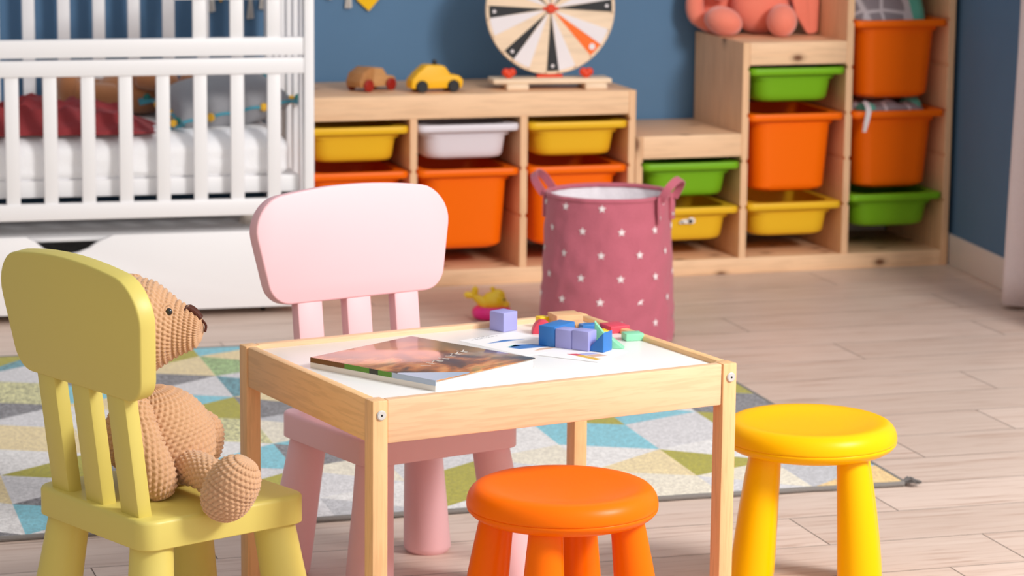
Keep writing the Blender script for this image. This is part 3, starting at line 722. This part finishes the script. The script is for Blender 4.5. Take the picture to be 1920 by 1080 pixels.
# ---------------------------------------------------------------- the rug
def rug():
    root = empty('rug', (-1.205, -2.335, 0), radians(-1.3), 'rug with a grey, yellow, teal and olive triangle pattern on the floor', 'rug')
    cols = {'l': (222, 220, 222), 'w': (238, 235, 233), 'g': (196, 196, 200), 'd': (128, 126, 130), 'y': (242, 218, 168), 'c': (240, 230, 210), 'b': (132, 204, 220), 'o': (176, 168, 40), 't': (98, 152, 164), 'n': (156, 186, 126), 'a': (244, 204, 140), 'm': (206, 202, 150)}
    mats = []; idx = {}
    for k, c in cols.items():
        m, nt, b = nodes('rug_yarn_'+k); v = coord(nt); b.inputs['Roughness'].default_value = .95; b.inputs['Specular IOR Level'].default_value = .1; b.inputs['Sheen Weight'].default_value = .25
        f = noise(nt, v, 150, 3, .7); f2 = noise(nt, v, 420, 2)
        amt = .32 if k in 'dtnm' else .10
        r_ = ramp(nt, f, [(.38, lin([x*(1-amt) for x in c])), (.62, lin([min(255, x*(1+amt*.75)) for x in c]))])
        nt.links.new(r_, b.inputs['Base Color']); bump(nt, b, f2, .6, .005)
        idx[k] = len(mats); mats.append(m)
    DX, DY = .187, .2275; Wd, Dp, T = 2.3, 1.60, .009
    bm = BM()
    # each column is a strip of triangles between two vertical vertex rows
    def ys(k):  # vertex y's (local, 0 = front edge) on line k
        off = (.68, .60)[(k % 2)] if k % 2 else .68
        off = .68 if k % 2 else .595
        v = [off+DY*j for j in range(-4, 6)]; v = [y for y in v if .02 < y < Dp-.02]
        return [0]+v+[Dp]
    hand = {}
    # columns counted from the right edge; triangles counted from the front edge
    hand[0] = [10, 2, 8, 7, 2, 7, 3, 3, 7, 1, 5, 3, 3, 6, 3]
    hand[1] = [0, 5, 7, 1, 0, 0, 6, 1, 3, 0, 6, 4, 7, 2, 2]
    hand[2] = [5, 5, 4, 1, 6, 6, 7, 6, 7, 7, 6, 0, 1, 2, 1]
    hand[3] = [7, 0, 0, 5, 1, 1, 1, 1, 3, 0, 4, 0, 4, 6, 3]
    hand[4] = [1, 7, 7, 0, 0, 0, 0, 0, 3, 6, 1, 5, 1, 0, 1]
    hand[5] = [2, 1, 0, 5, 3, 6, 5, 2, 3, 4, 8, 0, 9, 4, 6]
    hand[6] = [0, 0, 7, 0, 6, 1, 11, 11, 7, 6, 0, 3, 4, 7, 7]
    hand[7] = [5, 7, 3, 0, 3, 2, 5, 0, 1, 4, 6, 3, 1, 5, 7]
    hand[8] = [1, 6, 3, 0, 7, 1, 4, 4, 0, 3, 11, 11, 0, 8, 7]
    hand[9] = [3, 1, 1, 4, 2, 3, 4, 4, 1, 1, 6, 6, 1, 5, 1]
    hand[10] = [0, 1, 0, 4, 0, 0, 1, 0, 3, 3, 0, 0, 3, 5, 7]
    hand[11] = [4, 7, 2, 0, 4, 0, 1, 1, 3, 7, 0, 2, 0, 4, 3]
    for k in range(12):
        x0, x1 = -DX*k, -DX*(k+1); A, B = ys(k), ys(k+1); i = j = 0; n = 0; h = hand.get(k)
        while i < len(A)-1 or j < len(B)-1:
            adv = (j >= len(B)-1) or (i < len(A)-1 and A[i+1] <= B[j+1])
            tri = [(x0, A[i]), (x1, B[j]), (x0, A[i+1])] if adv else [(x0, A[i]), (x1, B[j]), (x1, B[j+1])]
            if adv: i += 1
            else: j += 1
            ch = h[n % len(h)]
            n += 1
            f = bm.faces.new([bm.verts.new((x, y, T)) for x, y in tri]); f.material_index = ch
    o = build('pile_top', bm, mats, root, 30)
    bm = BM(); x1 = -DX*12
    box(bm, x1, 0, 0, Dp, .0005, T-.0006); build('backing', bm, mats[idx['g']], root)
    bm = BM(); tube(bm, [(x1, -.002, .0058)]+[(x1+(-x1)*i/60, -.002+.0015*sin(i*2.1), .0058) for i in range(61)], .0052, 8)
    tube(bm, [(.002, y*Dp/40, .0058) for y in range(41)], .0052, 8); tube(bm, [(x1, Dp+.002, .0058), (0, Dp+.002, .0058)], .0052, 8)
    build('bound_edge', bm, cloth('grey_binding', (122, 118, 114), None, 200), root)
    bm = BM()
    for i in range(16):
        a = -.9+i*.12; l = .022+.014*hsh(i, 3); tube(bm, [(-.004, .002, .006), (l*.6*cos(a), l*.6*sin(a), .010+.006*hsh(i)), (l*cos(a), l*sin(a), .006+.006*hsh(i, 9))], .0016, 5)
    build('frayed_corner', bm, cloth('frayed_yarn', (104, 100, 98)), root)
rug()

# ---------------------------------------------------------------- chairs and stools
def child_chair(loc, rz, colr, label):
    r = empty('child_chair', (loc[0], loc[1], 0), rz, label, 'chair', 'plastic children\'s chairs at the low table')
    m = plain('chair_plastic_'+str(colr[0]), colr, .42, .42, bs=.02, bscale=500)
    w, d, zt, zb, yb, tilt, th = .303, .292, .287, .243, .134, radians(7.1), .024
    bm = BM(); slab(bm, w, d, .028, zb, zt, .007, 4, 8, .002); build('seat', bm, m, r, 40)
    R = Matrix.Translation((0, yb, zt)) @ Matrix.Rotation(-tilt, 4, 'X')   # local: x across, z up the back, -y thickness
    for k in (-1, 0, 1):
        bm = BM(); box(bm, k*.0955-.0245, k*.0955+.0245, -th, 0, -.006, .19, .004, 2, M=R); build('back_slat', bm, m, r, 40)
    b0, b1, wb, wt_ = .178, .350, .167, .2005
    raw = rpoly([(-wb, b0), (wb, b0), (wt_, b1), (-wt_, b1)], [.042, .042, .05, .05], 8); out = []
    for (xa, za), (xb, zb2) in zip(raw, raw[1:]+raw[:1]):
        m_ = 14 if za > b1-.002 and zb2 > b1-.002 and abs(xa-xb) > .1 else 1
        out += [(xa+(xb-xa)*q/m_, za+(zb2-za)*q/m_) for q in range(m_)]
    out = [(x, z+.022*(1-(x/wt_)**2)*max(0, (z-b0)/(b1-b0))**2) for x, z in out]
    bm = BM(); prism(bm, out, 0, th+.004, .0035, M=R @ Matrix.Translation((0, .002, 0)) @ XZ, seg=3); build('backrest', bm, m, r, 40)
    for sx in (-1, 1):
        for sy in (-1, 1):
            a = Vector((sx*.112, sy*.107, zb+.004)); b = Vector((sx*.142, sy*.136, .012)); bm = BM(); lps = []
            for t, rr in ((0, .0315), (.33, .034), (.66, .038), (1, .0415), (1.02, .0415)):
                c = a.lerp(b, t); lps.append([(c.x+rr*cos(i*pi/20), c.y+rr*sin(i*pi/20), c.z) for i in range(40)])
            c = lps[-1]; cx, cy = b.x+(b-a).x*.02, b.y+(b-a).y*.02
            lps[-1] = [(x, y, .008) for x, y, z in c]
            for rr, z in ((.0385, .003), (.036, 0)): lps.append([(cx+rr*cos(i*pi/20), cy+rr*sin(i*pi/20), z) for i in range(40)])
            loft(bm, lps, True, True); build('leg', bm, m, r, 50)
    return r
child_chair((-2.3136, -2.7178), radians(16.9), (247, 197, 202), 'pale pink children\'s chair with slatted back, tucked behind the wooden table')
child_chair((-2.7721, -3.1168), radians(113.1), (220, 204, 108), 'yellow-green children\'s chair seen from behind with a teddy bear on it')
def stool(x, y, rz, colr, label):
    r = empty('stool', (x, y, 0), rz, label, 'stool', 'round plastic children\'s stools by the table')
    m = plain('stool_plastic_'+str(colr[1]), colr, .33, .16, bs=.012, bscale=500)
    RR = .1445
    bm = BM()
    prof = [(0, .2885), (.05, .2892), (.085, .2918), (.104, .2955), (.116, .2976)]
    prof += [(.122+.0225*sin(t), .2705+.0275*cos(t)) for t in [radians(v) for v in (12, 28, 44, 60, 75, 88)]]
    prof += [(RR, .2685), (RR-.0008, .2672)]
    lathe(bm, prof[::-1]+[], 96)
    build('seat_top', bm, m, r, 60)
    bm = BM()
    prof = [(RR-.0012, .2672), (RR-.0002, .2662), (RR-.0012, .262), (RR-.006, .2565), (RR-.014, .2515), (RR-.026, .248), (.08, .2465), (0, .2465)]
    lathe(bm, prof[::-1], 96); build('seat_underside', bm, m, r, 60)
    for k in range(4):
        a = pi/4+k*pi/2; bm = BM(); lps = []
        for t, rr in ((0, .0255), (.12, .0275), (.3, .0305), (.5, .0335), (.7, .0358), (.855, .0372), (.857, .0368), (.865, .0368), (.867, .0372), (.97, .0375), (1, .034)):
            z = .250*(1-t); rad = .100+.040*t-.010*t*t; lps.append([(rad*cos(a)+rr*cos(i*pi/20), rad*sin(a)+rr*sin(i*pi/20), z) for i in range(40)])
        loft(bm, lps, True, True); build('leg', bm, m, r, 40)
    return r
stool(-2.2097, -3.2855, radians(-17-45-14.7), (254, 116, 0), 'orange round stool in front of the wooden table')
stool(-1.6764, -2.970, radians(-23.5), (254, 190, 0), 'bright yellow round stool beyond the table\'s right end')

# ---------------------------------------------------------------- the table
TA = empty('play_table', (-2.5135, -3.3265, 0), .21127, 'low wooden children\'s table with a white top, toys on it', 'table')
TL, TD, LX, LY = .63, .48, .025, .028
for x in (0, TL-LX):
    for y in (0, TD-LY):
        bm = BM(); box(bm, x, x+LX, y, y+LY, 0, .45, .0022); build('leg', bm, TBLZ, TA, 30)
        bm = BM(); yy = y if y == 0 else TD
        s = -1 if y == 0 else 1
        disc(bm, (x+LX/2+.001, yy+s*.0012, .4285), .0076, .0036, 'y', .0014, 24); disc(bm, (x+LX/2+.001, yy+s*.0026, .4285), .0018, .0016, 'y', .0002, 6, mi=1)
        build('bolt', bm, [STEEL, DARK], TA)
for y in (.003, TD-.019):
    bm = BM(); box(bm, LX+.0008, TL-LX-.0008, y, y+.016, .3845, .4498, .0022); build('long_rail', bm, TBL, TA, 30)
for x in (.0015, TL-.0175):
    bm = BM(); box(bm, x, x+.016, LY+.0008, TD-LY-.0008, .3845, .4498, .0035); build('short_rail', bm, TBLY, TA, 30)
bm = BM(); box(bm, .0175, TL-.0175, .0190, TD-.019, .437, .442, .0006); build('table_top', bm, WHITE_TOP, TA, 30)
TZ = .442

# ---------------------------------------------------------------- things on the table
def paint_mat():
    m, nt, b = nodes('book_cover_art'); v = coord(nt, (1, 1, 1)); f = noise(nt, v, 9, 3, .5, 1.2); g = noise(nt, coord(nt, (3, 16, 1)), 3, 3, .5, .8)
    c = ramp(nt, f, [(.30, lin((40, 58, 62))), (.42, lin((126, 82, 44))), (.52, lin((206, 126, 60))), (.6, lin((232, 160, 92))), (.72, lin((150, 150, 80)))])
    c = mix(nt, ramp(nt, g, [(.45, (0, 0, 0, 1)), (.6, (.5, .5, .5, 1))]), c, lin((120, 72, 36)))
    sx = nd(nt, 'ShaderNodeSeparateXYZ'); nt.links.new(v, sx.inputs[0])
    edge = ramp(nt, sx.outputs[0], [(.0, (0, 0, 0, 1)), (.06, (0, 0, 0, 1)), (.10, (.85, .85, .85, 1))])
    c = mix(nt, edge, c, lin((46, 62, 64)))
    nt.links.new(c, b.inputs['Base Color']); b.inputs['Roughness'].default_value = .16; b.inputs['Coat Weight'].default_value = .5; b.inputs['Coat Roughness'].default_value = .08
    return m
ART = paint_mat(); PAGE = plain('book_pages', (238, 234, 226), .8); COVW = plain('book_cover_white', (232, 228, 222), .35)
BK = empty('book', (-2.3700, -3.075, TZ), radians(33), 'large picture book with a brown and orange painted cover lying closed', 'book')
bw, bh, bt = .232, .258, .0165        # x along the lower edge, y along the spine edge
bm = BM(); box(bm, -bw/2+.003, bw/2-.003, -bh/2+.003, bh/2-.003, .0015, bt-.0015, .0004); build('pages', bm, PAGE, BK)
bm = BM(); box(bm, -bw/2, bw/2, -bh/2, bh/2, bt-.0016, bt, .0004); build('front_cover', bm, ART, BK)
bm = BM(); box(bm, -bw/2, bw/2, -bh/2, bh/2, 0, .0016, .0004); build('back_cover', bm, COVW, BK)
bm = BM(); box(bm, -bw/2-.0005, -bw/2+.0014, -bh/2, bh/2, .0002, bt*.52, .0002); sp = build('spine', bm, COVW, BK)
GRN = plain('spine_green', (86, 142, 44), .35); BRW = plain('spine_brown', (110, 70, 30), .35); BLU = plain('spine_pale_blue', (176, 192, 214), .35); DKG = plain('spine_dark', (38, 48, 44), .35)
for nm, m, a, b in (('spine_art', BRW, .22, .5), ('spine_art', GRN, .02, .22), ('spine_art', DKG, -.05, .02), ('spine_art', GRN, -.16, -.05), ('spine_art', BLU, -.5, -.16)):
    bm = BM(); box(bm, -bw/2-.0005, -bw/2+.0014, bh*a, bh*b, bt*.52, bt-.0001); build(nm, bm, m, sp)
bm = BM(); prism(bm, rpoly([(-bw/2, -bh/2), (-bw/2+.085, -bh/2), (-bw/2+.05, -bh/2+.035), (-bw/2, -bh/2+.085)], [.001, .004, .03, .004], 5), bt, bt+.0002); build('cover_patch', bm, BLU, BK)
bm = BM()
for i in range(7):
    x = -.045+i*.020; a = .35
    for k, (dx, dy, l, q) in enumerate(((0, 0, .020, 1.35), (.006, .004, .016, 1.9), (.003, .012, .010, .2))):
        if hsh(i, k, 5) > .25:
            c, s = cos(q+a), sin(q+a); p = Vector((x+dx, -.055+.010*i*.5+dy, bt+.0003)); d = Vector((c, s, 0))*l; n_ = Vector((-s, c, 0))*.0009
            bm.faces.new([bm.verts.new(v) for v in (p-n_, p+d-n_, p+d+n_, p+n_)])
build('cover_lettering', bm, PAGE, BK)

PAP = plain('instruction_paper', (242, 241, 242), .6)
PC = {'blue': plain('print_blue', (66, 122, 190), .6), 'tan': plain('print_tan', (214, 176, 150), .6), 'red': plain('print_red', (208, 60, 84), .6), 'gold': plain('print_gold', (222, 180, 70), .6), 'lilac': plain('print_lilac', (168, 172, 218), .6), 'ink': plain('print_ink', (110, 110, 116), .7), 'teal': plain('print_teal', (110, 190, 190), .6)}
def sheet(poly, z, label, prints):
    c = sum((Vector(p) for p in poly), Vector((0, 0)))/len(poly)
    r = empty('instruction_sheet', (c.x, c.y, TZ), 0, label, 'paper', 'printed building instruction sheets on the table')
    L = [(p[0]-c.x, p[1]-c.y) for p in poly]; bm = BM(); prism(bm, L, z, z+.0004); build('paper', bm, PAP, r)
    for nm, col, P in prints:
        bm = BM(); prism(bm, [(p[0]-c.x, p[1]-c.y) for p in P], z+.0004, z+.0006); build(nm, bm, PC[col], r)
def lines(p0, d, n, L, w=.0016):
    out = []; dx, dy = d; ln = sqrt(dx*dx+dy*dy); ux, uy = dx/ln, dy/ln
    x, y = p0; s = 0
    while s < L:
        l = .004+.005*hsh(s*100, n); a = (x+ux*s, y+uy*s); b = (x+ux*(s+l), y+uy*(s+l)); out.append([a, b, (b[0]-uy*w, b[1]+ux*w), (a[0]-uy*w, a[1]+ux*w)]); s += l+.0025
    return out
pr = [('printed_text', 'ink', q) for q in lines((-2.236, -2.884), (.049, .025), 1, .055)+lines((-2.228, -2.871), (.049, .025), 2, .035)]
pr += [('printed_figure', 'blue', [(-2.221, -2.917), (-2.203, -2.912), (-2.150, -2.896), (-2.185, -2.893)]),
       ('printed_figure', 'blue', [(-2.196, -2.955), (-2.182, -2.972), (-2.120, -2.960), (-2.150, -2.938), (-2.178, -2.936)]), ('printed_figure', 'teal', [(-2.198, -2.953), (-2.18, -2.936), (-2.172, -2.948)]),
       ('printed_figure', 'tan', [(-2.164, -2.992), (-2.150, -2.975), (-2.118, -2.970), (-2.135, -2.982)])]
sheet([(-2.257, -2.881), (-2.190, -3.027), (-2.080, -2.975), (-2.147, -2.829)], 0, 'white sheet with printed blue figures, partly under the block row', pr)
sheet([(-2.168, -3.028), (-2.095, -3.103), (-2.022, -3.032), (-2.095, -2.957)], .0004, 'small white sheet with red and yellow print in front of the lilac blocks',
      [('printed_figure', 'red', [(-2.122, -3.031), (-2.112, -3.046), (-2.100, -3.044), (-2.106, -3.032)]), ('printed_figure', 'gold', [(-2.112, -3.047), (-2.092, -3.089), (-2.082, -3.080), (-2.100, -3.045)]), ('printed_figure', 'lilac', [(-2.105, -3.034), (-2.098, -3.046), (-2.072, -3.040), (-2.085, -3.028)]), ('printed_figure', 'tan', [(-2.096, -3.047), (-2.088, -3.063), (-2.064, -3.058), (-2.072, -3.042)])])
# toy blocks
BLC = {'lilac': (164, 164, 222), 'blue': (54, 122, 196), 'mint': (142, 218, 176), 'natural': (226, 178, 132), 'red': (222, 72, 92), 'yellow': (250, 208, 30)}
BLM = {k: (plain('block_'+k, v, .42, .4, var=.03) if k != 'natural' else wood('block_natural', (220, 168, 120), (236, 190, 144), 'x', 2, .5)) for k, v in BLC.items()}
def block(colr, loc, rz, label, sx, sy, sz, kind='box', zz=0.0, name='toy_block'):
    bm = BM()
    if kind == 'box': box(bm, -sx/2, sx/2, -sy/2, sy/2, 0, sz, .0016)
    elif kind == 'tri': prism(bm, [(-sx/2, 0), (sx/2, 0), (sx/2, sz)], -sy/2, sy/2, .0012, M=XZ)
    elif kind == 'tril': prism(bm, [(-sx/2, 0), (sx/2, 0), (-sx/2, sz)], -sy/2, sy/2, .0012, M=XZ)
    elif kind == 'half': prism(bm, [(sx/2*cos(pi*i/20), sz*sin(pi*i/20)) for i in range(21)], -sy/2, sy/2, .0012, M=XZ)
    elif kind == 'arch':
        P = [(-sx/2, 0), (-sx/2, sz), (sx/2, sz), (sx/2, 0)]+[(sz*.5*cos(pi*i/14), sz*.5*sin(pi*i/14)) for i in range(15)]
        prism(bm, P, -sy/2, sy/2, .001, M=XZ)
    o = build(name, bm, BLM[colr], None, 30, loc=(loc[0], loc[1], TZ+zz), rot=(0, 0, rz))
    return tag(o, label, 'toy block', 'painted wooden building blocks on the table')
ra = radians(-50); e1 = Vector((cos(ra), sin(ra))); e2 = Vector((-e1.y, e1.x)); o0 = Vector((-2.1445, -2.950))
def rowp(s, d): p = o0+e1*s+e2*d; return (p.x, p.y)
block('lilac', (-2.160, -2.808), radians(29), 'lilac cube standing alone near the back rail of the table', .033, .033, .032)
block('blue', rowp(.0160, .031), ra, 'long blue block at the left end of the three-block row', .031, .062, .033, zz=.0006)
block('lilac', rowp(.0475, .0130), ra, 'lilac cube in the middle of the row beside the blue block', .031, .026, .031, zz=.0006)
block('lilac', rowp(.0790, .0130), ra, 'lilac cube at the right end of the row, behind the blue prism', .031, .026, .032, zz=.0011)
block('blue', (-2.0625, -3.014), radians(-47), 'blue triangular prism leaning up to the right end of the row', .031, .030, .032, 'tri', zz=.0011)
block('mint', (-2.0365, -2.962), radians(-30), 'mint green triangle block standing tall with its point up', .031, .009, .037, 'tril')
block('mint', (-2.0300, -2.994), radians(-22), 'mint green triangular block lying behind the blue prism', .032, .024, .025, 'tril')
block('mint', (-1.980, -2.940), radians(0), 'mint green flat brick at the right end of the toys', .031, .026, .012)
block('red', (-1.985, -2.864), radians(10), 'red flat block by the right rail behind the mint brick', .036, .040, .012)
block('yellow', (-2.024, -2.890), radians(5), 'yellow flat block lying between the mint triangle and the red block', .038, .026, .008)
block('blue', (-2.024, -2.846), radians(5), 'small blue block behind the yellow one', .030, .02, .011)
block('natural', (-2.0565, -2.820), radians(4), 'natural wood arch block behind the long blue block', .047, .042, .0255, 'arch')
block('red', (-2.106, -2.850), radians(-10), 'red half-round block left of the natural wood arch', .034, .02, .022, 'half')
block('yellow', (-2.090, -2.800), radians(10), 'yellow block peeking out behind the red half-round', .018, .018, .018)

# ---------------------------------------------------------------- crocheted bear on the yellow-green chair
def bear():
    KN = cloth('crochet_yarn', (206, 160, 120), (220, 176, 136), 700, .3, 60, .95, .5)
    DB = cloth('dark_brown_yarn', (78, 38, 26), None, 300)
    r = empty('teddy_bear', (-2.7825, -3.085, .2875), radians(-17.03), 'tan crocheted teddy bear sitting on the yellow-green chair', 'teddy bear')
    def egg(a, b, k=.5, pw=.5): return lambda t: ((a*max(1e-6, 1-abs(2*t-1)**2.1)**pw,)*2 if b is None else (a*max(1e-6, 1-abs(2*t-1)**2.1)**pw, b*max(1e-6, 1-abs(2*t-1)**2.1)**pw))
    bm = BM()
    def body(t):
        q = max(1e-6, 1-abs(2*t-1)**2.3)**.5; q *= 1.0-.32*max(0, t-.5)
        return (.077*q, .084*q)
    knit(bm, [(.003, .0, -.002), (.003, 0, .045), (-.007, 0, .09), (-.02, 0, .149)], body, 23, 44, .0058)
    build('body', bm, KN, r, 180)
    bm = BM(); hp = [(0, 0), (.06, .036), (.16, .058), (.28, .070), (.42, .0735), (.55, .068), (.66, .055), (.74, .044), (.82, .036), (.9, .029), (.96, .021), (1, 0)]
    def head(t):
        for (a, ra_), (b, rb_) in zip(hp[:-1], hp[1:]):
            if t <= b: v = ra_+(rb_-ra_)*(t-a)/(b-a); return (max(v, 1e-4), max(v, 1e-4))
        return (1e-4, 1e-4)
    knit(bm, [(-.103, 0, .236), (-.037, 0, .240), (.022, 0, .238), (.069, -.002, .236)], head, 24, 44, .0056)
    build('head', bm, KN, r, 180)
    for s in (-1, 1):
        bm = BM(); knit(bm, [(-.047, s*.048, .272), (-.052, s*.062, .310)], egg(.026, .014), 6, 16, .004); build('ear', bm, KN, r, 180)
        bm = BM(); ell(bm, (.0205, s*.0375, .2705), (.0055, .004, .0055), None, 16, 12); build('eye', bm, BEAD, r)
        bm = BM(); tube(bm, smooth_path([(.011, s*.042, .272), (.014, s*.037, .2795), (.021, s*.031, .281)], 4), .0024, 8); build('eyelid', bm, KN, r)
    bm = BM()
    for i in range(6):
        y = -.012+.0048*i; tube(bm, smooth_path([(.037+.003*(i % 2), y, .2695-.5*y*y/.02), (.047, y*.9, .2695), (.057, y*.8, .2625), (.0635, y*.6, .254)], 4), .0034, 8)
    build('nose', bm, DB, r)
    bm = BM(); tube(bm, smooth_path([(.0655, -.003, .252), (.0715, -.004, .244), (.0705, -.008, .235)], 4), .002, 8); build('mouth', bm, DB, r)
    def arm(t): q = max(1e-6, 1-abs(2*t-1)**4)**.5; v = (.024+.009*t)*q; return (v, v)
    bm = BM(); knit(bm, [(-.026, -.058, .150), (-.022, -.082, .11), (-.004, -.094, .06), (.018, -.097, .000)], arm, 20, 20, .0052); build('arm', bm, KN, r, 180)
    bm = BM(); knit(bm, [(-.034, .058, .150), (-.04, .085, .11), (-.03, .098, .06), (-.012, .10, .000)], arm, 20, 20, .0052); build('arm', bm, KN, r, 180)
    def leg(t): q = max(1e-6, 1-abs(2*t-1)**6)**.5; v = .0255*q; return (v, v)
    def foot(t): q = max(1e-6, 1-abs(2*t-1)**2.4)**.5; return (.040*q, .037*q)
    bm = BM(); knit(bm, [(.028, -.030, .036), (.07, -.080, .040), (.108, -.140, .032)], leg, 15, 19, .0048)
    build('leg', bm, KN, r, 180)
    bm = BM(); knit(bm, [(.106, -.172, -.010), (.120, -.176, .030), (.150, -.180, .082)], foot, 14, 25, .0056); build('foot', bm, KN, r, 180)
    bm = BM(); knit(bm, [(.0, .030, .030), (.03, .060, .034), (.05, .085, .03)], leg, 12, 19, .0048); build('leg', bm, KN, r, 180)
    bm = BM(); knit(bm, [(.043, .085, .004), (.048, .088, .05), (.050, .09, .094)], foot, 14, 25, .0056); build('foot', bm, KN, r, 180)
bear()
